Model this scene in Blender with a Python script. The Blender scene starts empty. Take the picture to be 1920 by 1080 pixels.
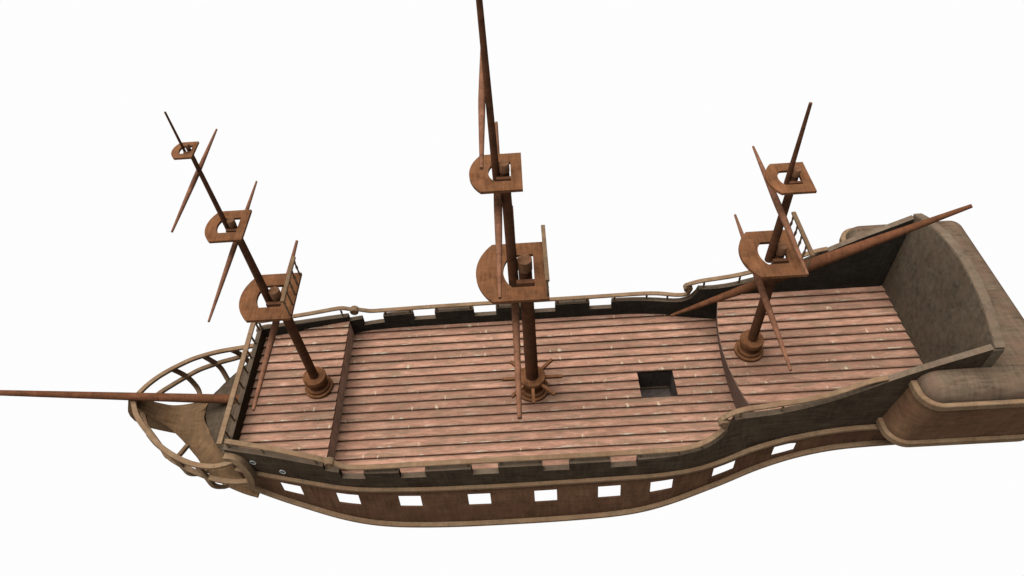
import bpy, bmesh, math, random
from mathutils import Vector, Matrix
random.seed(7)
C = bpy.context.scene.collection
PI = math.pi

# ------------------------------------------------------------------ materials
def nn(nt, typ, **kw):
    n = nt.nodes.new(typ)
    for k, v in kw.items():
        setattr(n, k, v)
    return n

def noise(nt, co, scale, sc=1.0, detail=6.0, rough=.6, dist=0.0):
    m = nn(nt, 'ShaderNodeMapping')
    m.inputs['Scale'].default_value = scale
    nt.links.new(co, m.inputs['Vector'])
    n = nn(nt, 'ShaderNodeTexNoise')
    n.inputs['Scale'].default_value = sc
    n.inputs['Detail'].default_value = detail
    n.inputs['Roughness'].default_value = rough
    n.inputs['Distortion'].default_value = dist
    nt.links.new(m.outputs[0], n.inputs['Vector'])
    return n.outputs['Fac']

def ramp(nt, fac, stops):
    r = nn(nt, 'ShaderNodeValToRGB')
    els = r.color_ramp.elements
    els[0].position, els[0].color = stops[0][0], (*stops[0][1], 1)
    els[1].position, els[1].color = stops[-1][0], (*stops[-1][1], 1)
    for p, c in stops[1:-1]:
        e = els.new(p); e.color = (*c, 1)
    nt.links.new(fac, r.inputs[0])
    return r.outputs[0]

def mth(nt, op, a, b=None, c=None):
    n = nn(nt, 'ShaderNodeMath', operation=op)
    for i, v in enumerate((a, b, c)):
        if v is None: continue
        if isinstance(v, (int, float)): n.inputs[i].default_value = v
        else: nt.links.new(v, n.inputs[i])
    return n.outputs[0]

def mixc(nt, fac, a, b, mode='MIX'):
    n = nn(nt, 'ShaderNodeMix', data_type='RGBA', blend_type=mode)
    if isinstance(fac, (int, float)): n.inputs[0].default_value = fac
    else: nt.links.new(fac, n.inputs[0])
    for i, v in ((6, a), (7, b)):
        if isinstance(v, tuple): n.inputs[i].default_value = (*v, 1)
        else: nt.links.new(v, n.inputs[i])
    return n.outputs[2]

def base(name, rough=.85, spec=0):
    m = bpy.data.materials.new(name); m.use_nodes = True
    nt = m.node_tree
    b = nt.nodes['Principled BSDF']
    b.inputs['Roughness'].default_value = rough
    b.inputs['Specular IOR Level'].default_value = spec
    tc = nn(nt, 'ShaderNodeTexCoord')
    return m, nt, b, tc.outputs['Object']

def bump(nt, b, h, strength=.3, dist=.02):
    n = nn(nt, 'ShaderNodeBump')
    n.inputs['Strength'].default_value = strength
    n.inputs['Distance'].default_value = dist
    nt.links.new(h, n.inputs['Height'])
    nt.links.new(n.outputs[0], b.inputs['Normal'])

def k(c, f): return tuple(x * f for x in c)

def wood(name, col, g1, g2, contrast=.5, blotch=.8, tint=None, tint_amt=.35, bs=.35, rough=.85, spec=0):
    """weathered timber: two stretched grains (g1 along, g2 across) plus large blotches"""
    m, nt, b, co = base(name, rough, spec)
    a = noise(nt, co, g1, 1, 8, .65, .3)
    c = noise(nt, co, g2, 1, 6, .6, .2)
    d = noise(nt, co, (blotch, blotch, blotch), 1, 4, .55, .4)
    s = mth(nt, 'ADD', mth(nt, 'MULTIPLY', a, .42), mth(nt, 'ADD', mth(nt, 'MULTIPLY', c, .26), mth(nt, 'MULTIPLY', d, .32)))
    lo, hi = 1 - contrast, 1 + contrast * .9
    cr = ramp(nt, s, [(.37, k(col, lo)), (.5, col), (.63, k(col, hi))])
    if tint:
        t = noise(nt, co, (1.1, 1.7, 1.3), 1, 3, .5)
        f = mth(nt, 'MULTIPLY', ramp(nt, t, [(.42, (0, 0, 0)), (.62, (1, 1, 1))]), tint_amt)
        cr = mixc(nt, f, cr, tint)
    nt.links.new(cr, b.inputs['Base Color'])
    bump(nt, b, mth(nt, 'ADD', a, c), bs, .012)
    return m

MD = {}
MD['wall'] = wood('weathered_dark_timber', (0.0328, 0.0240, 0.0160), (1.26, 1.26, 9.24), (7.56, 7.56, 1.05), .55, .9, (0.0379, 0.0242, 0.0157), .4)
MD['hull'] = wood('brown_hull_timber', (0.0600, 0.0325, 0.0182), (5.88, 5.88, 0.672), (0.84, 0.84, 6.72), .5, .8, (0.0629, 0.0295, 0.0197), .5)
MD['rail'] = wood('tan_rail_timber', (0.100, 0.066, 0.0395), (1.5, 7.0, 7.0), (10.0, 1.5, 1.5), .38, 1.5, (0.1, 0.0562, 0.0324), .5)
MD['skirt'] = wood('tan_bow_timber', (0.0889, 0.0524, 0.0278), (0.99, 8.1, 1.35), (9.0, 0.99, 1.35), .5, .9, (0.0684, 0.0441, 0.026), .5)
MD['dome'] = wood('grey_bow_timber', (0.032, 0.0232, 0.016), (1.125, 9.9, 1.35), (9.9, 1.125, 1.35), .5, .9)
MD['spar'] = wood('reddish_spar_timber', (0.0594, 0.0252, 0.0132), (1.5, 1.5, 4.5), (4.5, 4.5, 15.0), .5, .9, (0.0446, 0.0224, 0.0132), .5)
MD['yard'] = wood('reddish_yard_timber', (0.092, 0.043, 0.0255), (7.0, 4.5, 7.0), (2.5, 13.0, 2.5), .5, 1.0, (0.0616, 0.0296, 0.0172), .5)
MD['bowsprit'] = wood('reddish_bowsprit_timber', (0.0640, 0.0262, 0.0135), (4.5, 7.0, 7.0), (12.0, 2.0, 2.0), .5, 1.0, (0.0468, 0.0216, 0.0108), .5)
MD['top'] = wood('red_brown_platform_timber', (0.0832, 0.0368, 0.0173), (9.0, 1.1, 4.0), (2.0, 4.5, 2.0), .5, 1.2, (0.0655, 0.0323, 0.0173), .4)
MD['head'] = wood('pale_end_grain_timber', (.105, .052, .028), (7, 7, 3), (3, 3, 9), .45, 1.5, (.08, .042, .024), .4)
MD['cap'] = wood('lit_top_cap_timber', (0.0695, 0.0520, 0.0365), (1.26, 1.26, 9.24), (7.56, 7.56, 1.05), .45, .9, (0.0735, 0.0490, 0.0340), .5)  # lighter wall timber for top faces: light from above put into the colour
MD['roof'] = wood('mottled_roof_timber', (0.0586, 0.0424, 0.0288), (1.35, 8.1, 1.35), (7.2, 0.99, 1.35), .55, .9, (0.0690, 0.0420, 0.0290), .5)
MD['gallery'] = wood('brown_gallery_timber', (0.0730, 0.0410, 0.0232), (1.26, 1.26, 7.56), (8.4, 1.26, 1.26), .42, .7, (0.0734, 0.0351, 0.0217), .4)
MD['transom'] = wood('dark_mottled_transom_timber', (0.0662, 0.0518, 0.0364), (3.15, 4.05, 3.15), (2.25, 6.3, 6.3), .48, .75, (0.072, 0.0489, 0.0336), .4)
MD['riser'] = wood('riser_timber_raised_for_shade', (.34, .232, .180), (4, 7, 3), (2, 2, 8), .35, 1.2, (.25, .185, .150), .4)  # colour brightened to make up for little light on this step
MD['riser_curved'] = wood('riser_timber_dimmed_for_sun', (.105, .066, .050), (10, 16, 6), (3, 3, 18), .35, 1.2, (.08, .055, .043), .4)  # same riser timber, colour darkened to offset the sun on this face
MD['shaft'] = wood('dark_hatch_timber', (0.0330, 0.0265, 0.0235), (5.0, 6.0, 1.5), (3.0, 3.0, 14.0), .5, 1.2)
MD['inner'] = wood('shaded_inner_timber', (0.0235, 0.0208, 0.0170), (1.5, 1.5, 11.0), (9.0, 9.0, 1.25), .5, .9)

def metal():
    m, nt, b, co = base('dull_grey_iron', .6, .2)
    n = noise(nt, co, (9, 9, 9), 1, 5)
    nt.links.new(ramp(nt, n, [(.3, (.13, .132, .128)), (.7, (.21, .212, .205))]), b.inputs['Base Color'])
    
    return m
MD['ring'] = metal()
def black():
    m, nt, b, co = base('dark_hawse_opening', .9, .02)
    n = noise(nt, co, (6, 6, 6), 1, 3)
    nt.links.new(ramp(nt, n, [(.3, (.003, .003, .003)), (.7, (.008, .007, .006))]), b.inputs['Base Color'])
    return m
MD['hole'] = black()

PW, PO = .485, .17                       # board width and the offset of the seams
def deckmat():
    m, nt, b, co = base('pink_worn_deck_boards', .85, 0)
    sx = nn(nt, 'ShaderNodeSeparateXYZ'); nt.links.new(co, sx.inputs[0])
    u = mth(nt, 'DIVIDE', mth(nt, 'SUBTRACT', sx.outputs[1], PO), PW)
    idx = mth(nt, 'FLOOR', u); fr = mth(nt, 'FRACT', u)
    wn = nn(nt, 'ShaderNodeTexWhiteNoise', noise_dimensions='1D'); nt.links.new(idx, wn.inputs['W'])
    off = mth(nt, 'MULTIPLY', wn.outputs['Value'], 37.0)
    cx = nn(nt, 'ShaderNodeCombineXYZ')
    nt.links.new(mth(nt, 'ADD', sx.outputs[0], off), cx.inputs[0])
    nt.links.new(sx.outputs[1], cx.inputs[1]); nt.links.new(off, cx.inputs[2])
    v = cx.outputs[0]
    grain = noise(nt, v, (1.9, 15, 1), 1, 10, .8, .35)
    fine = noise(nt, v, (7, 26, 1), 1, 6, .85, .2)
    bl = noise(nt, v, (.9, 2.2, 1), 1, 4, .6, .6)
    s = mth(nt, 'ADD', mth(nt, 'MULTIPLY', grain, .45), mth(nt, 'ADD', mth(nt, 'MULTIPLY', fine, .28), mth(nt, 'MULTIPLY', bl, .28)))
    P = DECK
    cr = ramp(nt, s, [(.36, k(P, .38)), (.44, k((P[0], P[1] * .94, P[2] * .92), .72)), (.51, k((P[0], P[1] * .95, P[2] * .93), 1.0)), (.57, k(P, 1.28)), (.66, k((P[0], P[1] * 1.12, P[2] * 1.15), 1.7))])
    # each board its own tone
    tone = mth(nt, 'MULTIPLY_ADD', wn.outputs['Value'], .34, .82)
    tc = nn(nt, 'ShaderNodeCombineColor')
    for i in range(3): nt.links.new(tone, tc.inputs[i])
    cr = mixc(nt, 1.0, cr, tc.outputs[0], 'MULTIPLY')
    # greyish-brown weathering
    w = noise(nt, v, (.7, 5, 1), 1, 5, .65, .8)
    cr = mixc(nt, mth(nt, 'MULTIPLY', ramp(nt, w, [(.48, (0, 0, 0)), (.62, (1, 1, 1))]), .62), cr, (P[0] * .50, P[1] * .66, P[2] * .62))
    # knots
    vm = nn(nt, 'ShaderNodeMapping'); vm.inputs['Scale'].default_value = (.75, 2.06, 1); nt.links.new(v, vm.inputs['Vector'])
    vo = nn(nt, 'ShaderNodeTexVoronoi'); vo.inputs['Scale'].default_value = 1; nt.links.new(vm.outputs[0], vo.inputs['Vector'])
    kn = ramp(nt, vo.outputs['Distance'], [(.03, (1, 1, 1)), (.11, (0, 0, 0))])
    cr = mixc(nt, mth(nt, 'MULTIPLY', kn, .6), cr, (P[0] * .38, P[1] * .38, P[2] * .38))
    # seam grime, recess shade painted along each board's far edge, pale chipped edges
    gn = noise(nt, v, (2.5, 10, 1), 1, 5, .6)
    edge = mth(nt, 'ADD', fr, mth(nt, 'MULTIPLY', mth(nt, 'SUBTRACT', gn, .5), .20))
    grime_shade = ramp(nt, edge, [(.0, (1, 1, 1)), (.10, (.35, .35, .35)), (.25, (0, 0, 0)), (.66, (0, 0, 0)), (.86, (.45, .45, .45)), (1.0, (1, 1, 1))])
    cr = mixc(nt, mth(nt, 'MULTIPLY', grime_shade, .66), cr, (P[0] * .33, P[1] * .35, P[2] * .34))
    ch = noise(nt, v, (1.5, 9, 1), 1, 9, .8, .5)
    lowband = ramp(nt, fr, [(.02, (0, 0, 0)), (.06, (1, 1, 1)), (.16, (.7, .7, .7)), (.30, (0, 0, 0))])
    chf = mth(nt, 'MULTIPLY', ramp(nt, ch, [(.555, (0, 0, 0)), (.60, (1, 1, 1))]), lowband)
    cr = mixc(nt, mth(nt, 'MULTIPLY', chf, .75), cr, (P[0] * 1.5, P[1] * 2.9, P[2] * 3.3))
    # slanting pale scratches
    mp = nn(nt, 'ShaderNodeMapping'); mp.inputs['Rotation'].default_value = (0, 0, math.radians(28)); mp.inputs['Scale'].default_value = (4.5, 1.1, 1)
    nt.links.new(v, mp.inputs['Vector'])
    sv = nn(nt, 'ShaderNodeTexNoise'); sv.inputs['Scale'].default_value = 1.0; sv.inputs['Detail'].default_value = 3; nt.links.new(mp.outputs[0], sv.inputs['Vector'])
    scf = ramp(nt, sv.outputs['Fac'], [(.665, (0, 0, 0)), (.69, (1, 1, 1))])
    sb = ramp(nt, fr, [(.05, (1, 1, 1)), (.42, (.6, .6, .6)), (.5, (0, 0, 0))])
    cr = mixc(nt, mth(nt, 'MULTIPLY', mth(nt, 'MULTIPLY', scf, sb), .7), cr, (P[0] * 1.6, P[1] * 2.4, P[2] * 2.4))
    nt.links.new(cr, b.inputs['Base Color'])
    bump(nt, b, mth(nt, 'ADD', grain, mth(nt, 'MULTIPLY', fine, .5)), .4, .01)
    return m
DECK = (.176, .098, .069)
MD['deck'] = deckmat()

# ------------------------------------------------------------------ mesh helpers
def tag(o, label=None, cat=None, group=None, kind=None):
    if label: o['label'] = label
    if cat: o['category'] = cat
    if group: o['group'] = group
    if kind: o['kind'] = kind
    return o

def put(name, verts, faces, mat, parent, smooth=False, label=None, loc=None, group=None, fix=True):
    me = bpy.data.meshes.new(name)
    me.from_pydata([tuple(v) for v in verts], [], faces)
    if fix:
        bm = bmesh.new(); bm.from_mesh(me)
        bmesh.ops.remove_doubles(bm, verts=bm.verts, dist=1e-5)
        bmesh.ops.dissolve_degenerate(bm, edges=bm.edges, dist=1e-6)
        bmesh.ops.recalc_face_normals(bm, faces=bm.faces)
        bm.to_mesh(me); bm.free()
    if smooth is True:
        for p in me.polygons: p.use_smooth = True
    elif smooth:
        for p in me.polygons: p.use_smooth = True
        me.set_sharp_from_angle(angle=math.radians(smooth))
    me.materials.append(MD[mat])
    o = bpy.data.objects.new(name, me); C.objects.link(o)
    if parent: o.parent = parent
    if loc: o.location = loc
    return tag(o, label=label, group=group)

class MB:
    def __init__(s): s.v = []; s.f = []
    def add(s, v, f):
        b = len(s.v); s.v += [tuple(x) for x in v]; s.f += [tuple(i + b for i in q) for q in f]
    def box(s, a, b):
        x0, y0, z0 = a; x1, y1, z1 = b
        s.add([(x0, y0, z0), (x1, y0, z0), (x1, y1, z0), (x0, y1, z0), (x0, y0, z1), (x1, y0, z1), (x1, y1, z1), (x0, y1, z1)],
              [(0, 3, 2, 1), (4, 5, 6, 7), (0, 1, 5, 4), (1, 2, 6, 5), (2, 3, 7, 6), (3, 0, 4, 7)])
    def tube(s, pts, rad, n=20, caps=True):
        pts = [Vector(p) for p in pts]
        rings = []
        for i, p in enumerate(pts):
            t = (pts[min(i + 1, len(pts) - 1)] - pts[max(i - 1, 0)]).normalized()
            a = Vector((0, 0, 1)) if abs(t.z) < .9 else Vector((1, 0, 0))
            u = t.cross(a).normalized(); w = t.cross(u)
            r = rad[i] if isinstance(rad, (list, tuple)) else rad
            rings.append([p + u * r * math.cos(2 * PI * j / n) + w * r * math.sin(2 * PI * j / n) for j in range(n)])
        v = [q for R in rings for q in R]; f = []
        for i in range(len(pts) - 1):
            for j in range(n):
                f.append((i * n + j, i * n + (j + 1) % n, (i + 1) * n + (j + 1) % n, (i + 1) * n + j))
        if caps: f.append(tuple(range(n))[::-1]); f.append(tuple((len(pts) - 1) * n + j for j in range(n)))
        s.add(v, f)
    def lathe(s, prof, c=(0, 0, 0), n=40, axis='z'):
        v = []; f = []
        for r, z in prof:
            for j in range(n):
                a = 2 * PI * j / n
                if axis == 'z': v.append((c[0] + r * math.cos(a), c[1] + r * math.sin(a), c[2] + z))
                else: v.append((c[0] + r * math.cos(a), c[1] + z, c[2] + r * math.sin(a)))
        for i in range(len(prof) - 1):
            for j in range(n):
                f.append((i * n + j, i * n + (j + 1) % n, (i + 1) * n + (j + 1) % n, (i + 1) * n + j))
        f.append(tuple(range(n))[::-1]); f.append(tuple((len(prof) - 1) * n + j for j in range(n)))
        s.add(v, f)
    def sweep(s, pts, w, h, top=True, up=(0, 0, 1), bev=.12):
        """rectangular bar with eased edges; pts run along the middle of its top face"""
        pts = [Vector(p) for p in pts]; up = Vector(up); v = []; f = []
        e = bev * min(w, h)
        sec = [(-w / 2, -e), (-w / 2 + e, 0), (w / 2 - e, 0), (w / 2, -e), (w / 2, -h + e), (w / 2 - e, -h), (-w / 2 + e, -h), (-w / 2, -h + e)]
        if not top: sec = [(a, b + h / 2) for a, b in sec]
        m = len(sec)
        for i, p in enumerate(pts):
            t = (pts[min(i + 1, len(pts) - 1)] - pts[max(i - 1, 0)]).normalized()
            sd = t.cross(up).normalized(); nr = sd.cross(t).normalized()
            for a, b in sec: v.append(p + sd * a + nr * b)
        for i in range(len(pts) - 1):
            for j in range(m):
                f.append((i * m + j, i * m + (j + 1) % m, (i + 1) * m + (j + 1) % m, (i + 1) * m + j))
        f.append(tuple(range(m))[::-1]); f.append(tuple((len(pts) - 1) * m + j for j in range(m)))
        s.add(v, f)
    def put(s, *a, **kw): return put(a[0], s.v, s.f, *a[1:], **kw)

def smoothpath(P, n=6):
    """Catmull-Rom through the points"""
    P = [Vector(p) for p in P]; out = []
    for i in range(len(P) - 1):
        a = P[i - 1] if i else P[0] * 2 - P[1]
        b, c = P[i], P[i + 1]
        d = P[i + 2] if i + 2 < len(P) else c * 2 - b
        for j in range(n):
            t = j / n
            out.append(.5 * ((2 * b) + (c - a) * t + (2 * a - 5 * b + 4 * c - d) * t * t + (3 * b - a - 3 * c + d) * t ** 3))
    out.append(P[-1]); return out

def lerp(T, x):
    if x <= T[0][0]: return T[0][1]
    for (a, p), (b, q) in zip(T, T[1:]):
        if x <= b: return p + (q - p) * (x - a) / (b - a) if b > a else q
    return T[-1][1]
def cubic(T, x):
    """smooth interpolation of a table"""
    if x <= T[0][0]: return T[0][1]
    if x >= T[-1][0]: return T[-1][1]
    i = max(j for j in range(len(T) - 1) if T[j][0] <= x)
    def sl(j):
        if j == 0 or j == len(T) - 1:
            a, b = (0, 1) if j == 0 else (len(T) - 2, len(T) - 1)
        else: a, b = j - 1, j + 1
        return (T[b][1] - T[a][1]) / (T[b][0] - T[a][0])
    h = T[i + 1][0] - T[i][0]; t = (x - T[i][0]) / h
    return ((2 * t ** 3 - 3 * t * t + 1) * T[i][1] + (t ** 3 - 2 * t * t + t) * h * sl(i) + (-2 * t ** 3 + 3 * t * t) * T[i + 1][1] + (t ** 3 - t * t) * h * sl(i + 1))

# ------------------------------------------------------------------ the ship's lines
ZF, ZP = 1.12, 2.08                     # forecastle and poop deck heights above the main deck
TH = .25
YA = [(-13.6, 3.12), (-13, 3.26), (-12, 3.46), (-11, 3.65), (-10, 3.85), (-9.2, 4.02), (-8.5, 4.14), (-7.5, 4.24), (-6, 4.29), (0, 4.3), (4, 4.3), (5.5, 4.27), (6.8, 4.12), (8.1, 3.88), (9.4, 3.62), (11, 3.5), (17.4, 3.45)]
YB = [(-13.6, 3.12), (-13, 3.25), (-12, 3.43), (-11, 3.62), (-10, 3.83), (-9.2, 3.98), (-8.5, 4.12), (-7.5, 4.22), (-6, 4.28), (0, 4.3), (4, 4.28), (5.5, 4.22), (6.3, 4.12), (7, 3.95), (7.6, 3.72), (8.3, 3.50), (9, 3.44), (10, 3.44), (17.4, 3.42)]
def yin(x, z):
    t = max(0, min(1, z / 2.1))
    return cubic(YA, x) * (1 - t) + cubic(YB, x) * t
WALE = [(-13.6, .20), (-12.65, .10), (-11.1, -.10), (-8.7, -.24), (-6.2, -.34), (-4.9, -.42), (-3, -.45), (-1.2, -.46), (.9, -.41), (3.4, -.33), (5.4, -.27), (6.5, -.26), (7.4, -.2), (8.5, .07), (10, .59), (11.1, .96), (12.1, 1.22), (13.2, 1.40), (14.3, 1.45), (17.4, 1.5)]
YL = [(-13.6, 3.35), (-12, 3.85), (-11, 4.13), (-9.2, 4.6), (-7.6, 4.86), (-6, 4.98), (-3, 5.05), (3, 5.05), (5, 4.9), (8, 4.27), (10, 3.87), (13, 3.78), (17.4, 3.75)]
ZL = [(-13.6, -1.35), (-13.2, -1.5), (-11.3, -2.03), (-9.3, -2.50), (-7.8, -2.80), (-6, -2.96), (-4, -3.02), (-1.8, -3.0), (.8, -2.92), (3.4, -2.76), (6.1, -2.42), (8.2, -1.86), (9.6, -1.32), (11.4, -.42), (12.9, .06), (15.2, .22), (17.4, .25)]

ship = bpy.data.objects.new('sailing_ship', None); C.objects.link(ship)
ship.empty_display_size = 1
tag(ship, 'wooden three-masted sailing ship with bare spars, pinkish plank decks and dark weathered hull', 'ship')

# bulwark top profile: (x, z); two entries with the same x make a step
NB = .60
PROF = [(-13.5, 1.86), (-13, 1.82), (-12, 1.76), (-11, 1.67), (-10, 1.57), (-9.12, 1.47), (-9.12, 1.13), (-8.5, 1.10), (-8.5, NB - .02)]
notch = [(-8.5, -7.43), (-5.91, -4.79), (-2.8, -1.66), (.23, 1.37), (3.12, 4.25)]
for i, (a, b) in enumerate(notch):
    if i: PROF += [(a, 1.08 + .01 * i), (a, NB)]
    PROF += [(b, NB), (b, 1.08 + .01 * i)]
PROF += [(5.5, 1.13), (6.3, 1.14), (6.9, 1.17), (7.3, 1.24), (7.6, 1.36), (7.85, 1.58), (8.05, 1.9), (8.2, 2.28), (8.27, 2.58), (9, 2.62), (9.6, 2.69), (10, 2.77), (11, 3.08), (12, 3.53), (12.5, 3.83), (13, 4.15), (13.5, 4.5), (14, 4.84), (14.5, 5.14), (15, 5.43), (16, 5.95), (17.05, 6.5)]
def stations(P, step=.4):
    out = []
    for (a, za), (b, zb) in zip(P, P[1:]):
        out.append((a, za))
        n = int((b - a) / step)
        for j in range(1, n + 1):
            x = a + (b - a) * j / (n + 1); out.append((x, za + (zb - za) * j / (n + 1)))
    out.append(P[-1]); return out
ST = stations(PROF)
def bulwark(sg):
    v = []; f = []; nr = 4
    for x, zt in ST:
        zi = -.1 if x < 17 else -.1
        zo = cubic(WALE, x) - .02
        for j in range(nr + 1):
            t = j / nr; z = zi + (zt - zi) * t; v.append((x, sg * yin(x, z), z))
        for j in range(nr + 1):
            t = j / nr; z = zt + (zo - zt) * t; v.append((x, sg * (yin(x, z) + TH), z))
    m = 2 * (nr + 1)
    for i in range(len(ST) - 1):
        same = abs(ST[i][0] - ST[i + 1][0]) < 1e-6
        for j in range(m):
            if same and j != nr: continue
            f.append((i * m + j, i * m + (j + 1) % m, (i + 1) * m + (j + 1) % m, (i + 1) * m + j))
    f.append(tuple(range(m))); f.append(tuple((len(ST) - 1) * m + j for j in range(m)))
    o = put('bulwark', v, f, 'wall', ship, smooth=30)
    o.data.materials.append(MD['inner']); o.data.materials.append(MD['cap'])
    for p in o.data.polygons:
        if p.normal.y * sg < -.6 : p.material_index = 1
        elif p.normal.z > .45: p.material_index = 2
    return o
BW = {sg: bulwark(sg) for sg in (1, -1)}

# lower hull sides with square gun ports
PORTS = [(-11.68, -10.72), (-9.09, -8.06), (-6.28, -5.28), (-3.18, -2.17), (-.2, .8), (2.63, 3.63), (4.95, 5.96), (7.78, 8.76), (10.37, 11.31)]
def lower_hull():
    xs = [-13.5]; 
    ed = sorted([e for p in PORTS for e in p])
    for e in ed + [17.3]:
        a = xs[-1]; n = max(1, int((e - a) / .35))
        for j in range(1, n + 1): xs.append(a + (e - a) * j / n)
    v = []; f = []
    th = .07
    def row(x, j):
        w = cubic(WALE, x); l = cubic(ZL, x)
        d = [0, .26, .52, 1.30]
        tot = w - l
        zz = [w, w - .26, w - .50, w - 1.28]
        if w - 1.28 < l + .15:
            s_ = (tot - .12) / 1.28; zz = [w, w - .26 * s_, w - .5 * s_, w - 1.28 * s_]
        zz += [zz[3] + (l - zz[3]) * .35, zz[3] + (l - zz[3]) * .7, l, l - .22]
        z = zz[j]; t = (w - z) / max(tot, .1)
        y0 = yin(x, 0) + TH + .01; y1 = cubic(YL, x)
        y = y0 + (y1 - y0) * (1 - (1 - min(t, 1)) ** 1.5)
        if j == 7: y = y1 - .22
        return y, z
    NR = 8
    for sg in (1, -1):
        b0 = len(v)
        for x in xs:
            for j in range(NR):
                y, z = row(x, j); v.append((x, sg * y, z)); v.append((x, sg * (y - th), z))
        for i in range(len(xs) - 1):
            xm = (xs[i] + xs[i + 1]) / 2
            hole = any(a < xm < b for a, b in PORTS)
            def P(a, j, s): return b0 + (a * NR + j) * 2 + s
            for j in range(NR - 1):
                if hole and j == 2: continue
                f.append((P(i, j, 0), P(i, j + 1, 0), P(i + 1, j + 1, 0), P(i + 1, j, 0)))
                f.append((P(i, j, 1), P(i, j + 1, 1), P(i + 1, j + 1, 1), P(i + 1, j, 1)))
            if hole:
                f.append((P(i, 2, 0), P(i, 2, 1), P(i + 1, 2, 1), P(i + 1, 2, 0)))
                f.append((P(i, 3, 0), P(i, 3, 1), P(i + 1, 3, 1), P(i + 1, 3, 0)))
                if any(abs(xs[i] - a) < 1e-6 for a, b in PORTS): f.append((P(i, 2, 0), P(i, 2, 1), P(i, 3, 1), P(i, 3, 0)))
                if any(abs(xs[i + 1] - b) < 1e-6 for a, b in PORTS): f.append((P(i + 1, 2, 0), P(i + 1, 2, 1), P(i + 1, 3, 1), P(i + 1, 3, 0)))
            f.append((P(i, NR - 1, 0), P(i, NR - 1, 1), P(i + 1, NR - 1, 1), P(i + 1, NR - 1, 0)))
    # stern plate and rounded stem under the beakhead
    mb = MB(); mb.v = v; mb.f = f
    mb.box((17.3, -3.72, .05), (17.4, 3.72, 2.2))
    ys = [3.42 * math.sin(PI / 2 * (i / 12)) for i in range(-12, 13)]
    bv = []; bf = []
    for z, kx, ky in ((0.03, 1, 1.0), (-.6, 1, 1.0), (-1.2, .99, 1.0), (-1.9, .98, 1.0)):
        for y in ys: bv.append((-13.5 - 2.38 * kx * (1 - abs(y / 3.42) ** 1.6), y * ky, z))
    for r in range(3):
        for i in range(24): bf.append((r * 25 + i, r * 25 + i + 1, (r + 1) * 25 + i + 1, (r + 1) * 25 + i))
    mb.add(bv, bf)
    return mb.put('lower_hull', 'hull', ship, smooth=30, fix=True)
lower_hull()

# wales (rubbing strakes)
for sg in (1, -1):
    m = MB(); xs = [-13.5 + i * .35 for i in range(88)]
    m.sweep([(x, sg * (yin(x, 0) + TH + .03), cubic(WALE, x) + .07) for x in xs if x < 17.3], .26, .16, bev=.1)
    m.put('wale', 'rail', ship, smooth=30)
    m = MB()
    m.sweep([(x, sg * (cubic(YL, x) + .02), cubic(ZL, x) + .05) for x in xs if x < 17.3], .36, .17, bev=.1)
    m.put('lower_strake', 'rail', ship, smooth=30)

# ------------------------------------------------------------------ decks
def deck(name, z, xa, xb, label, hole=None):
    """overlapping boards; every board's near edge sits a little proud of the next one"""
    m = MB(); kk = range(-10, 10)
    for q in kk:
        yl = PO + q * PW; yh = yl + PW
        def add(x0, x1):
            n = max(1, int((x1 - x0) / .3)); P = []
            for i in range(n + 1):
                x = x0 + (x1 - x0) * i / n
                lim = yin(x, z) + .06
                a = max(yl, -lim); b = min(yh, lim)
                P.append((x, a, b))
            for i in range(n):
                (xA, a0, b0), (xB, a1, b1) = P[i], P[i + 1]
                if b0 - a0 < .01 and b1 - a1 < .01: continue
                b0 = max(b0, a0); b1 = max(b1, a1)
                def h(y): return z + STEP * (1 - (y - yl) / PW)
                m.add([(xA, a0, h(a0)), (xB, a1, h(a1)), (xB, b1, h(b1)), (xA, b0, h(b0)),
                       (xA, a0, z - .06), (xB, a1, z - .06), (xB, b1, z - .06), (xA, b0, z - .06)],
                      [(0, 1, 2, 3), (0, 4, 5, 1), (3, 2, 6, 7)] + ([(0, 3, 7, 4)] if i == 0 else []) + ([(1, 5, 6, 2)] if i == n - 1 else []))
        ym = (yl + yh) / 2
        x0 = xa(ym); x1 = xb(ym)
        if hole and hole[2] < ym < hole[3]:
            add(x0, hole[0]); add(hole[1], x1)
        else: add(x0, x1)
    # planking ends follow curved edges: straight boards, closed by the riser moulding
    return put(name, m.v, m.f, 'deck', ship, label=label, fix=False)
STEP = .105
HX0, HX1, HY0, HY1 = 5.06, 6.76, -.80, .655 + .165
def poopx(y): return 8.72 + .052 * y * y - .02 * y
deck('forecastle_deck', ZF, lambda y: -13.3, lambda y: -9.105, None)
deck('main_deck', 0, lambda y: -9.2, lambda y: 9.28 + .022 * y * y, None, hole=(HX0, HX1, -.85, .70))

# poop deck needs boards that end on the curve
def poop_deck():
    m = MB(); z = ZP
    for q in range(-9, 9):
        yl = PO + q * PW - .03; yh = yl + PW
        n = 28; P = []
        for side in (0, 1): pass
        lim = 3.5
        a = max(yl, -lim); b = min(yh, lim)
        if b - a < .02: continue
        def h(y): return z + STEP * (1 - (y - yl) / PW)
        for i in range(n):
            def X(y, t): return poopx(y) + (17.12 - poopx(y)) * t
            t0, t1 = i / n, (i + 1) / n
            m.add([(X(a, t0), a, h(a)), (X(a, t1), a, h(a)), (X(b, t1), b, h(b)), (X(b, t0), b, h(b)),
                   (X(a, t0), a, z - .05), (X(a, t1), a, z - .05)], [(0, 1, 2, 3), (0, 4, 5, 1)])
    return put('poop_deck', m.v, m.f, 'deck', ship, fix=False)
poop_deck()

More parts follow.
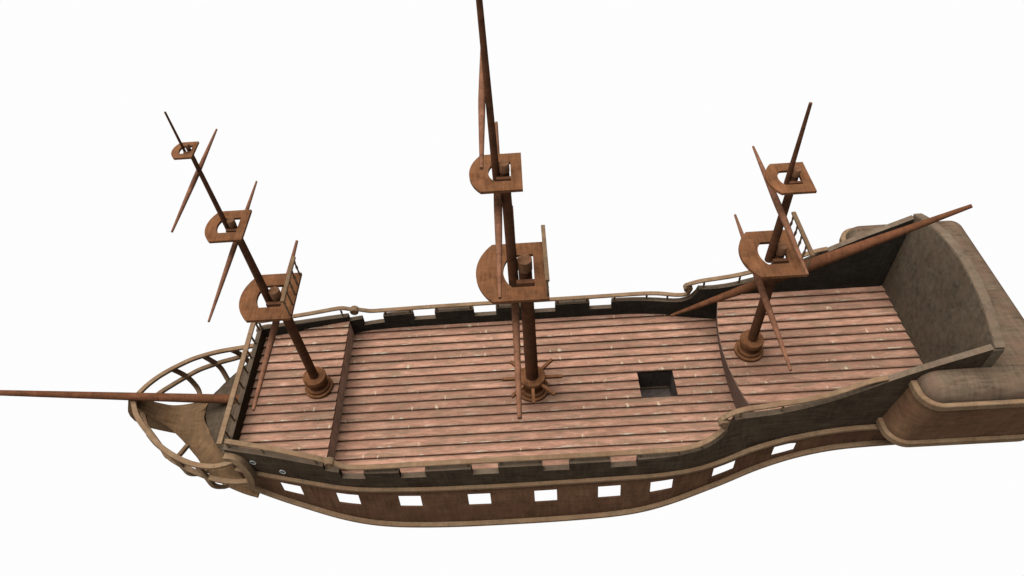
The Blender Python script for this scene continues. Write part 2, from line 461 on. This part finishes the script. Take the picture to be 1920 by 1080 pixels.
# risers between the deck levels
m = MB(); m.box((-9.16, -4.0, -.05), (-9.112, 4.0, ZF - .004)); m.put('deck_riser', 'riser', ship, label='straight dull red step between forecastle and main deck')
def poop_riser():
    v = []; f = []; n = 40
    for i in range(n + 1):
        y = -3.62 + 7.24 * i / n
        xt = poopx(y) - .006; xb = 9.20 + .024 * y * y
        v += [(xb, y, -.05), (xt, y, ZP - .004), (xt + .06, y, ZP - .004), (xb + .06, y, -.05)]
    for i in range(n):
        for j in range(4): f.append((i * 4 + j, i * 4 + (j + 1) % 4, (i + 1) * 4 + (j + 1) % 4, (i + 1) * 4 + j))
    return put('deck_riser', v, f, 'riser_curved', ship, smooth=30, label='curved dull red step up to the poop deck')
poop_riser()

# hatch shaft
m = MB()
zb = -1.38
yn, yf = -.80, .655
m.box((HX0 - .06, yn - .06, zb - .1), (HX0, yf + .06, .0)); m.box((HX1, yn - .06, zb - .1), (HX1 + .06, yf + .06, .0))
m.box((HX0, yf, zb - .1), (HX1, yf + .06, .0)); m.box((HX0, yn - .06, zb - .1), (HX1, yn, .0))
hs = m.put('hatch', 'shaft', ship, label='square open hatch in the main deck')
m = MB(); m.box((HX0 + .002, yn + .002, zb - .06), (HX1 - .002, yf - .002, zb)); m.put('hatch_floor', 'shaft', hs)
m = MB(); m.box((HX0 + .004, yf - .10, zb + .002), (HX1 - .004, yf - .004, zb + .09)); m.put('ledge', 'wall', hs)

# ------------------------------------------------------------------ front wall, stern wall
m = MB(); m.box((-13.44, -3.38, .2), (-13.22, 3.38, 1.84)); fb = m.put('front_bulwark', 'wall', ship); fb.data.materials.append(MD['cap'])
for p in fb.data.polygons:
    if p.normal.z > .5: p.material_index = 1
def transom():
    n = 36; v = []; f = []
    for i in range(n + 1):
        y = -3.68 + 7.36 * i / n
        t = abs(y) / 3.68
        zt = 7.46 - .92 * t ** 2.0
        if t > .93: zt -= .12 * ((t - .93) / .07) ** 2
        x0, x1 = 17.12, 17.47
        for x in ((x0, 2.0), (x0 - .05, zt - .05), (x0 - .01, zt), (x1 - .04, zt), (x1, zt - .05), (x1, .6)): v.append((x[0], y, x[1]))
    for i in range(n):
        for j in range(6): f.append((i * 6 + j, i * 6 + (j + 1) % 6, (i + 1) * 6 + (j + 1) % 6, (i + 1) * 6 + j))
    f.append(tuple(range(6))); f.append(tuple(n * 6 + j for j in range(6)))
    return put('stern_wall', v, f, 'transom', ship, smooth=30, label='tall arched dark wall closing the poop deck')
tr = transom()
# raised border along its arch
m = MB(); P = []
for i in range(41):
    y = -3.66 + 7.32 * i / 40; t = abs(y) / 3.68
    P.append((17.27, y, 7.46 - .92 * t ** 2 + .03))
m.sweep(P, .38, .12, bev=.25); m.put('arch_cap', 'cap', tr, smooth=30)

# ------------------------------------------------------------------ stern gallery
def rrect(x0, x1, yh, r, inset=0., n=10):
    x0 += inset; x1 -= inset; yh -= inset; r = max(r - inset, .02); P = []
    for cx, cy, a0 in ((x1 - r, yh - r, 0), (x0 + r, yh - r, 90), (x0 + r, -yh + r, 180), (x1 - r, -yh + r, 270)):
        for i in range(n + 1):
            a = math.radians(a0 + 90 * i / n); P.append((cx + r * math.cos(a), cy + r * math.sin(a)))
    return P
def cut_hole(o, x, y):
    bm = bmesh.new(); bm.from_mesh(o.data)
    for co, no in (((x, 0, 0), (1, 0, 0)), ((0, y, 0), (0, 1, 0)), ((0, -y, 0), (0, 1, 0))):
        bmesh.ops.bisect_plane(bm, geom=bm.verts[:] + bm.edges[:] + bm.faces[:], plane_co=co, plane_no=no, dist=1e-4)
    kill = [q for q in bm.faces if q.calc_center_median().x < x and abs(q.calc_center_median().y) < y]
    bmesh.ops.delete(bm, geom=kill, context='FACES')
    bm.to_mesh(o.data); bm.free()
def loops(name, L, mat, parent, smooth=30, cap0=True, cap1=True, label=None):
    """L: list of (outline, z)"""
    v = []; f = []; n = len(L[0][0])
    for P, z in L: v += [(p[0], p[1], z) for p in P]
    for i in range(len(L) - 1):
        for j in range(n): f.append((i * n + j, i * n + (j + 1) % n, (i + 1) * n + (j + 1) % n, (i + 1) * n + j))
    if cap0: f.append(tuple(range(n))[::-1])
    if cap1: f.append(tuple((len(L) - 1) * n + j for j in range(n)))
    return put(name, v, f, mat, parent, smooth=smooth, label=label)
GX1 = 20.25
gal = loops('stern_gallery', [(rrect(14.42, GX1, 4.80, .72), 1.80), (rrect(14.45, GX1, 4.80, .72), 2.0), (rrect(14.80, GX1, 4.84, .72), 4.6)], 'gallery', ship, cap1=False)
cut_hole(gal, 17.3, 3.6)
rf = loops('gallery_roof', [(rrect(14.78, GX1 + .02, 4.86, .74, .10 + .62 * (1 - math.cos(a))), 4.66 + .66 * math.sin(a)) for a in [PI / 2 * i / 10 for i in range(11)]]
           + [(rrect(14.78, GX1 + .02, 4.86, .74, 1.4), 5.35)], 'roof', gal, cap0=False, smooth=50, label='mottled grey-brown rounded roof')
cut_hole(rf, 17.3, 3.6)
def ringmould(name, x0, grow, z0, z1, w):
    A = [(rrect(x0 - grow, GX1 + grow, 4.82 + grow, .74 + grow), z0), (rrect(x0 - grow, GX1 + grow, 4.82 + grow, .74 + grow), z1 - .03), (rrect(x0 - grow + .03, GX1 + grow - .03, 4.79 + grow, .72 + grow), z1),
         (rrect(x0 - grow + w, GX1 + grow - w, 4.82 + grow - w, .74 + grow - w), z1), (rrect(x0 - grow + w, GX1 + grow - w, 4.82 + grow - w, .74 + grow - w), z0)]
    o = loops(name, A + [A[0]], 'rail', gal, cap0=False, cap1=False)
    cut_hole(o, 17.3, 3.6); return o
ringmould('upper_moulding', 14.78, .11, 4.42, 4.72, .24)
ringmould('base_moulding', 14.42, .13, 1.74, 2.04, .24)

# ------------------------------------------------------------------ bow: grey rounded bow, tan beak deck, stem
def dome():
    v = []; f = []; n = 32; R = 12
    for r in range(R + 1):
        a = PI / 2 * r / R
        for i in range(n + 1):
            s = math.sin(PI / 2 * (-1 + 2 * i / n)); y = 3.45 * s
            dx = 2.42 * (1 - abs(y / 3.45) ** 1.6)
            t = r / R; v.append((-13.42 - (dx + .04) * t, y * (.985 + .015 * t), 1.05 * (1 - t) ** 1.5))
    for r in range(R):
        for i in range(n): f.append((r * (n + 1) + i, r * (n + 1) + i + 1, (r + 1) * (n + 1) + i + 1, (r + 1) * (n + 1) + i))
    return put('rounded_bow', v, f, 'dome', ship, smooth=True)
dome()
A_ = smoothpath([(-19.10, 0, 1.08), (-18.95, 0, .88), (-18.5, 0, .30), (-18, 0, -.25), (-17.4, 0, -.60), (-16.8, 0, -.5), (-16.3, 0, -.25), (-15.86, 0, 0.02), (-15.80, .6, 0.02), (-15.40, 1.22, .0), (-14.85, 1.90, -.15), (-14.42, 2.24, -.8), (-14.12, 2.40, -1.4), (-13.75, 2.70, -1.78), (-13.4, 3.0, -1.82), (-13.05, 3.25, -1.82)], 5)
B_ = smoothpath([(-19.10, .15, 1.08), (-18.95, .23, .88), (-18.5, .37, .29), (-18, .52, -.31), (-17.7, .66, -.59), (-17.4, .88, -.87), (-17.1, 1.14, -1.14), (-16.8, 1.44, -1.45), (-16.5, 1.74, -1.68), (-16.1, 2.22, -1.78), (-15.6, 2.68, -1.8), (-15.2, 2.95, -1.8), (-14.75, 3.2, -1.8), (-14.3, 3.42, -1.8), (-13.7, 3.67, -1.8), (-13.12, 3.86, -1.8)], 5)
def beak():
    v = []; f = []; K = 6; n = len(A_)
    for sg in (1, -1):
        b0 = len(v)
        for a, b in zip(A_, B_):
            for j in range(K + 1):
                t = j / K; p = a.lerp(b, t)
                v.append((p.x, sg * p.y, p.z))
            v.append((b.x, sg * (b.y + .0), b.z - .14)); v.append((a.x, sg * a.y, a.z - .14))
        m_ = K + 3
        for i in range(n - 1):
            for j in range(m_):
                f.append((b0 + i * m_ + j, b0 + i * m_ + (j + 1) % m_, b0 + (i + 1) * m_ + (j + 1) % m_, b0 + (i + 1) * m_ + j))
        f.append(tuple(b0 + (n - 1) * m_ + j for j in range(m_)))
    return put('beak_deck', v, f, 'skirt', ship, smooth=35)
beak()
# stem: a thick upright plate on the centre line
prof = [(-18.85, 1.24), (-19.08, 1.24), (-19.22, .95), (-19.40, .6), (-19.56, .25), (-19.64, -.15), (-19.62, -.55), (-19.45, -.95), (-19.2, -1.27), (-18.8, -1.55), (-18.3, -1.85), (-17.4, -2.3), (-16, -2.8), (-14.5, -3.0), (-14.0, -3.0), (-14.3, -.4), (-15.8, -.2), (-16.8, -.75), (-17.4, -.85), (-18, -.45), (-18.5, .15), (-18.88, .75)]
v = [(x, .14, z) for x, z in prof] + [(x, -.14, z) for x, z in prof]; n = len(prof)
put('stem', v, [tuple(range(n)), tuple(range(2 * n - 1, n - 1, -1))] + [(i, (i + 1) % n, n + (i + 1) % n, n + i) for i in range(n)], 'skirt', ship)

UP = [(-18.92, .10, 1.16), (-18.83, .30, 1.13), (-18.56, .80, 1.11), (-18.2, 1.27, 1.08), (-17.82, 1.68, 1.01), (-17.45, 2.04, .92), (-17, 2.44, .80), (-16.5, 2.76, .67), (-16, 3.01, .55), (-15.5, 3.19, .45), (-15, 3.30, .40), (-14.5, 3.36, .42), (-14, 3.35, .51), (-13.5, 3.29, .66)]
LO = [(-18.86, .15, .22), (-18.78, .36, .20), (-18.48, .90, .17), (-17.97, 1.47, .09), (-17.45, 2.03, -.03), (-17, 2.47, -.14), (-16.5, 2.77, -.22), (-16, 3.03, -.30), (-15.5, 3.24, -.38), (-15, 3.43, -.42), (-14.5, 3.59, -.44), (-14, 3.7, -.41), (-13.5, 3.78, -.34), (-12.95, 3.82, -.23)]
RIBS = [[(-17.72, 1.80, .88), (-17.58, 1.96, .30), (-17.45, 2.02, -.15), (-17.42, 2.10, -.75), (-17.25, 1.90, -1.2), (-16.95, 1.22, -1.30)],
        [(-16.52, 2.74, .56), (-16.38, 2.84, .05), (-16.28, 2.92, -.35), (-16.20, 2.95, -.9), (-16.05, 2.72, -1.45), (-15.8, 2.35, -1.82)],
        [(-15.30, 3.22, .34), (-15.18, 3.36, -.1), (-15.08, 3.45, -.50), (-15.0, 3.52, -1.1), (-14.85, 3.35, -1.65), (-14.6, 3.1, -1.92)]]
for sg in (1, -1):
    for nm, P in (('upper_head_rail', UP), ('lower_head_rail', LO)):
        m = MB(); m.sweep([(x, sg * y, z) for x, y, z in smoothpath(P, 5)], .23, .15, bev=.12); m.put(nm, 'rail', ship, smooth=30)
    for P in RIBS:
        m = MB(); m.sweep([(x, sg * y, z) for x, y, z in smoothpath(P, 6)], .20, .20, up=(1, 0, 0), top=False, bev=.1)
        m.put('head_timber', 'rail', ship, smooth=30)
    # bent knee beside the bow
    P = smoothpath([(-13.50, 3.50, 1.42), (-13.15, 3.58, 1.44), (-12.92, 3.68, 1.26), (-12.74, 3.80, .85), (-12.68, 3.90, .35), (-12.76, 3.94, -.10), (-12.88, 3.94, -.50)], 6)
    m = MB(); m.sweep([(x, sg * y, z) for x, y, z in P], .32, .34, up=(0, 1, 0), top=False, bev=.05)
    m.put('bow_knee', 'rail', ship, smooth=30)

# hawse rings
for sg in (1, -1):
    for x, z in ((-12.42, 1.0), (-11.22, .46)):
        y = yin(x, z) + TH; sl = -(yin(x + .1, z) - yin(x - .1, z)) / .2
        m = MB(); m.lathe([(.098, 0), (.098, .028), (.106, .034), (.146, .034), (.155, .024), (.155, 0)], n=28, axis='y')
        o = m.put('hawse_ring', 'ring', ship, smooth=40, loc=(x, sg * (y + .005), z), group='iron hawse rings on the bow')
        o.rotation_euler = (0, 0, math.atan(-sl) if sg > 0 else PI - math.atan(-sl))
        m = MB(); m.lathe([(.097, 0), (.097, .012)], n=24, axis='y')
        h = m.put('hole', 'hole', o)

# ------------------------------------------------------------------ handrails, scrolls, balusters
RF = [(-13.5, 3.26, 2.42), (-13, 3.34, 2.38), (-12, 3.53, 2.31), (-11, 3.74, 2.23), (-10, 3.98, 2.15), (-9.55, 4.09, 2.11), (-9.25, 4.14, 2.06), (-8.98, 4.19, 1.92), (-8.86, 4.21, 1.86)]
RM = [(-8.62, 4.24, 1.80), (-8.35, 4.30, 1.64), (-8.1, 4.33, 1.52), (-7.8, 4.35, 1.47), (-7, 4.37, 1.46), (-5, 4.38, 1.49), (-2, 4.38, 1.51), (0, 4.38, 1.51), (3, 4.38, 1.52), (5, 4.38, 1.54), (6, 4.36, 1.56), (6.6, 4.28, 1.59), (7.05, 4.15, 1.63), (7.4, 4.01, 1.72), (7.7, 3.87, 1.88), (7.88, 3.79, 2.08), (7.92, 3.76, 2.3)]
RU = [(7.62, 3.74, 2.50), (7.70, 3.72, 2.74), (7.95, 3.67, 2.92), (8.3, 3.62, 3.08), (8.7, 3.59, 3.18), (9.2, 3.58, 3.26), (10, 3.58, 3.40), (11, 3.60, 3.66), (11.6, 3.61, 3.88), (12, 3.61, 4.06), (12.5, 3.60, 4.34), (13, 3.57, 4.60), (13.4, 3.56, 4.76), (13.8, 3.55, 4.86)]
for sg in (1, -1):
    for P in (RF, RM, RU):
        m = MB(); m.sweep([(x, sg * y, z) for x, y, z in smoothpath(P, 4)], .225, .10, bev=.2)
        m.put('handrail', 'rail', ship, smooth=30)
    for x, y, z in ((-8.76, 4.21, 1.71), (7.80, 3.74, 2.48)):
        m = MB()
        w = .145
        pr = [(.02, -w), (.05, -w - .012), (.075, -w + .01), (.10, -w - .014), (.125, -w + .012), (.15, -w - .014), (.175, -w + .008), (.195, -w - .01), (.215, -w + .02),
              (.215, w - .02), (.195, w + .01), (.175, w - .008), (.15, w + .014), (.125, w - .012), (.10, w + .014), (.075, w - .01), (.05, w + .012), (.02, w)]
        m.lathe(pr, n=36, axis='y')
        m.put('scroll', 'rail', ship, smooth=35, loc=(x, sg * y, z))
def rail_z(x):
    for P in (RF, RM, RU):
        if P[0][0] <= x <= P[-1][0]: return lerp([(p[0], p[2]) for p in P], x), lerp([(p[0], p[1]) for p in P], x)
def prof_z(x):
    for (a, za), (b, zb) in zip(PROF, PROF[1:]):
        if a <= x < b: return za + (zb - za) * (x - a) / (b - a)
m = MB(); m.lathe([(.042, 0), (.05, .04), (.034, .1), (.045, .32), (.055, .5), (.04, .7), (.05, .9), (.042, 1.0)], n=12)
bal0 = None
def baluster(x, y, z0, z1, r=1.0, parent=ship):
    global bal0
    if bal0 is None:
        bal0 = m_bal.put('baluster', 'rail', parent, smooth=40, group='balusters under the handrails'); o = bal0
    else:
        o = bal0.copy(); C.objects.link(o); o.parent = parent
    o.location = (x, y, z0); o.scale = (r, r, z1 - z0)
    return o
m_bal = m
XS = [-13.25, -11.72, -9.4, -7.3, -6.04, -4.66, -2.93, -1.53, .10, 1.50, 2.99, 4.38, 6.0, 7.0, 8.5, 10.15]
for sg in (1, -1):
    for x in XS:
        z, y = rail_z(x); zb_ = prof_z(x)
        baluster(x, sg * min(y, yin(x, zb_) + .19), zb_ - .02, z - .07)
m = MB(); m.sweep([(-13.40, -3.50, 2.52), (-13.40, 3.40, 2.56)], .24, .10, bev=.2); m.put('handrail', 'rail', ship, smooth=30)
for i in range(8): baluster(-13.36, 3.2 - .86 * i, 1.82, 2.46)

# ------------------------------------------------------------------ masts
def collar(par, x, z, r, h, bars=False):
    m = MB(); s = r / .65
    pr = [(.65 * s, 0), (.65 * s, .10), (.63 * s, .12), (.545 * s, .125), (.545 * s, .25), (.52 * s, .28), (.43 * s, .285), (.42 * s, h - .32), (.45 * s, h - .28), (.52 * s, h - .26), (.53 * s, h - .03), (.515 * s, h), (.02, h)]
    m.lathe(pr, n=48); c = m.put('collar', 'top', par, smooth=35, loc=(x, 0, z))
    return c
def barrel(par, name, x, z0, z1, r0, r1, mat='spar', lip=0):
    m = MB(); n = 14
    m.tube([(0, 0, (z1 - z0) * i / n) for i in range(n + 1)], [r0 + (r1 - r0) * i / n for i in range(n + 1)], 28)
    return m.put(name, mat, par, smooth=40, loc=(x, 0, z0))
def arc_outline(xf, xa, hw, apex, n=18):
    """flat aft edge, parallel sides, circular arc at the front"""
    d = xf - apex; R = (hw * hw + d * d) / (2 * d); cx = apex + R; a = math.asin(min(1, hw / R))
    P = [(xa, hw), (xf, hw)] if True else []
    for i in range(1, n): t = a - 2 * a * i / n; P.append((cx - R * math.cos(t), R * math.sin(t)))
    P += [(xf, -hw), (xa, -hw)]
    return P
def top_platform(par, z, xf, xa, hw, apex, hxf, hxa, hhw, hapex, th=.13):
    O = arc_outline(xf, xa, hw, apex); I = arc_outline(hxf, hxa, hhw, hapex)
    bm = bmesh.new()
    n = len(O)
    v = []; f = []
    for zz in (0, -th):
        v += [(p[0], p[1], zz) for p in O] + [(p[0], p[1], zz) for p in I]
    for i in range(n):
        j = (i + 1) % n
        f.append((i, j, n + j, n + i)); f.append((2 * n + i, 3 * n + i, 3 * n + j, 2 * n + j))
        f.append((i, 2 * n + i, 2 * n + j, j)); f.append((n + i, n + j, 3 * n + j, 3 * n + i))
    return put('top_platform', v, f, 'top', par, loc=(0, 0, z))
def trestle(par, z, xa, xb, hy, w=.14, h=.2):
    m = MB(); m.box((xa, -hy - w / 2, -h), (xb, -hy + w / 2, 0)); pass
    return m.put('trestle_beam', 'spar', par, loc=(0, 0, z))
def yard(par, x, z, L, r, re, mat='yard'):
    m = MB(); n = 24; P = []; R = []
    for i in range(n + 1):
        t = -1 + 2 * i / n; P.append((0, L * t, 0)); a = abs(t)
        R.append(r if a < .06 else r + (re - r) * ((a - .06) / .94) ** 1.15)
    m.tube(P, R, 24)
    return m.put('yard', mat, par, smooth=40, loc=(x, 0, z))
def top_rail(par, x, z, hw, h=.98, n=5):
    m = MB(); m.sweep([(x, -hw, z + h), (x, hw, z + h)], .16, .10, bev=.15); m.put('top_rail', 'rail', par, smooth=30)
    for i in range(n):
        mm = MB(); y = -hw + .1 + (2 * hw - .2) * i / (n - 1)
        mm.lathe([(.035, 0), (.04, .1), (.03, .3), (.055, .45), (.03, .6), (.05, .78), (.03, .9), (.035, h - .1)], n=12)
        mm.put('baluster', 'rail', par, smooth=40, loc=(x, y, z))

def head(par, x, z, r):
    m = MB(); m.lathe([(r * 1.10, -r * 1.9), (r * 1.10, .012), (r * 1.05, .025), (.01, .025)], n=28)
    return m.put('mast_cap', 'head', par, smooth=40, loc=(x, 0, z))
# foremast
fm = barrel(ship, 'mast', -10, ZF, 8.05, .205, .195); tag(fm, 'foremast on the forecastle deck with three platforms')
def sub(par, name, x, z0, z1, r0, r1):
    m = MB(); n = 14
    m.tube([(0, 0, (z1 - z0) * i / n) for i in range(n + 1)], [r0 + (r1 - r0) * i / n for i in range(n + 1)], 24)
    o = m.put(name, 'spar', par, smooth=40, loc=(x, 0, z0)); return o
# masts are placed with their own origin at the foot: sub-parts are given in ship space and shifted
def at_mast(o, mast):
    o.location = Vector(o.location) - mast.location; return o
def rig(mast, fn):
    before = set(bpy.data.objects); fn(mast)
    for o in set(bpy.data.objects) - before:
        if o.parent == mast: o.location = Vector(o.location) - Vector(mast.location)
def fore(mt):
    collar(mt, -10, ZF + STEP, .655, .93)
    head(mt, -10, 8.05, .195); head(mt, -10.36, 11.85, .125); head(mt, -10.58, 15.15, .068)
    sub(mt, 'topmast', -10.36, 7.30, 11.85, .165, .125)
    sub(mt, 'topgallant_mast', -10.58, 11.30, 15.15, .095, .068)
    sub(mt, 'pole', -10.74, 14.75, 16.40, .046, .032)
    top_platform(mt, 7.74, -10.94, -9.20, 1.22, -11.47, -10.58, -9.72, .58, -10.78)
    trestle(mt, 7.70, -10.35, -9.70, .34, .15)
    top_platform(mt, 11.63, -11.02, -9.86, .79, -11.34, -10.78, -10.15, .38, -10.93, .10)
    trestle(mt, 11.60, -10.56, -10.13, .22, .1, .12)
    top_platform(mt, 14.97, -10.95, -10.38, .42, -11.14, -10.83, -10.5, .2, -10.9, .07)
    trestle(mt, 14.95, -10.74, -10.49, .11, .06, .08)
    yard(mt, -10.36, 6.45, 4.49, .143, .062); yard(mt, -10.63, 10.65, 3.65, .100, .038); yard(mt, -10.79, 13.87, 2.68, .082, .034)
    top_rail(mt, -9.24, 7.74, 1.18)
rig(fm, fore)
mm_ = barrel(ship, 'mast', 0, 0, 8.95, .303, .262); tag(mm_, 'thick mainmast rising from a capstan with eight bars')
def main(mt):
    c = collar(mt, 0, STEP, .76, 1.08)
    for i in range(8):
        a = PI / 4 * i
        m = MB(); d = Vector((math.cos(a), math.sin(a), 0))
        q = Vector((-d.y, d.x, 0)); w = .068
        P0 = d * .45; P1 = d * 1.40; vv = []
        for p in (P0, P1):
            for s1, s2 in ((-1, -1), (1, -1), (1, 1), (-1, 1)): vv.append(p + q * w * s1 + Vector((0, 0, w * s2)))
        m.add(vv, [(0, 3, 2, 1), (4, 5, 6, 7), (0, 1, 5, 4), (1, 2, 6, 5), (2, 3, 7, 6), (3, 0, 4, 7)])
        m.put('capstan_bar', 'top', mt, loc=(0, 0, 1.0))
    head(mt, 0, 8.95, .262); head(mt, -.48, 13.60, .165)
    sub(mt, 'topmast', -.48, 7.65, 13.60, .205, .165)
    sub(mt, 'topgallant_mast', -.77, 12.95, 21.5, .132, .078)
    top_platform(mt, 8.35, -1.28, .86, 1.53, -1.93, -.53, .34, .86, -.86)
    trestle(mt, 8.22, -.36, .36, .46, .20, .24)
    top_platform(mt, 13.26, -1.28, .11, .98, -1.68, -.80, -.27, .50, -1.03, .11)
    trestle(mt, 13.23, -.76, -.26, .30, .13, .15)
    yard(mt, -.49, 6.73, 5.63, .158, .085); yard(mt, -.79, 12.05, 4.60, .150, .058); yard(mt, -.99, 16.04, 3.30, .112, .055)
    top_rail(mt, .80, 8.35, 1.47)
rig(mm_, main)
zm = barrel(ship, 'mast', 9.83, ZP, 8.85, .206, .19); tag(zm, 'mizzenmast on the poop deck with a long slanting yard')
def mizzen(mt):
    collar(mt, 9.83, ZP + STEP, .63, .90)
    head(mt, 9.83, 8.85, .19); head(mt, 9.48, 12.55, .135)
    sub(mt, 'topmast', 9.48, 8.10, 12.55, .165, .135)
    sub(mt, 'pole', 9.27, 11.95, 15.18, .098, .055)
    top_platform(mt, 8.5, 8.82, 10.52, 1.22, 8.30, 9.22, 10.02, .60, 9.00)
    trestle(mt, 8.46, 9.48, 10.04, .36, .15)
    top_platform(mt, 12.21, 8.85, 10.0, .79, 8.52, 9.08, 9.68, .38, 8.92, .10)
    trestle(mt, 12.18, 9.26, 9.70, .23, .1, .12)
    yard(mt, 9.44, 6.66, 4.20, .143, .052); yard(mt, 9.19, 10.97, 3.43, .125, .045)
    top_rail(mt, 10.46, 8.5, 1.18)
    a = Vector((6.19, .5, 4.40)); b = Vector((16.74, .5, 9.85)); m = MB(); n = 30; P = []; R = []
    for i in range(n + 1):
        t = i / n; P.append(a.lerp(b, t)); q = abs(t - .47) / (.47 if t < .47 else .53)
        R.append(.245 - (.245 - (.062 if t < .47 else .078)) * max(0, q - .08) ** 1.1 / .92 ** 1.1)
    m.tube(P, R, 26); m.put('lateen_yard', 'bowsprit', mt, smooth=40, label='long yard slanting up over the stern')
rig(zm, mizzen)

# bowsprit
a = Vector((-13.9, 0, .55)); b = Vector((-27.0, 0, 2.57)); m = MB(); n = 30
m.tube([a.lerp(b, i / n) for i in range(n + 1)], [.235 + (.110 - .235) * i / n for i in range(n + 1)], 28)
m.put('bowsprit', 'bowsprit', ship, smooth=40)

# ------------------------------------------------------------------ camera, light, world
cam = bpy.data.cameras.new('camera'); co = bpy.data.objects.new('camera', cam); C.objects.link(co)
R = ((0.99788425, 0.05957691, 0.02603113), (-0.02692261, 0.743094, -0.66864525), (-0.05917939, 0.66652974, 0.74312577))
co.matrix_world = Matrix(((*R[0], 0.15233517), (*R[1], -18.62116413), (*R[2], 28.06031376), (0, 0, 0, 1)))
cam.sensor_fit = 'HORIZONTAL'; cam.sensor_width = 36; cam.lens = 36 * 1303.702 / 1920
cam.clip_end = 500
bpy.context.scene.camera = co

SUN, SKYUP = 11.6, .15
def lamp(name, strength, d, ang, col):
    L = bpy.data.lights.new(name, 'SUN'); L.energy = strength; L.angle = math.radians(ang); L.color = col
    o = bpy.data.objects.new(name, L); C.objects.link(o)
    o.rotation_euler = Vector(d).to_track_quat('Z', 'Y').to_euler(); o.location = (0, 0, 40)
lamp('overhead_softbox', SUN, (-.30, .05, 1), 60, (1, .985, .96))
w = bpy.data.worlds.new('World'); bpy.context.scene.world = w; w.use_nodes = True
nt = w.node_tree; bg = nt.nodes['Background']
tc = nn(nt, 'ShaderNodeTexCoord'); sx = nn(nt, 'ShaderNodeSeparateXYZ'); nt.links.new(tc.outputs['Generated'], sx.inputs[0])
cr = ramp(nt, mth(nt, 'MULTIPLY_ADD', sx.outputs[2], .5, .5), [(.46, (.985, .985, .985)), (.56, (SKYUP, SKYUP, SKYUP))])
nt.links.new(cr, bg.inputs['Color']); bg.inputs['Strength'].default_value = 1.0
sc = bpy.context.scene
sc.view_settings.view_transform = 'Standard'; sc.view_settings.look = 'None'
sc.view_settings.exposure = 0; sc.view_settings.gamma = 1
sc.cycles.max_bounces = 6; sc.cycles.diffuse_bounces = 3
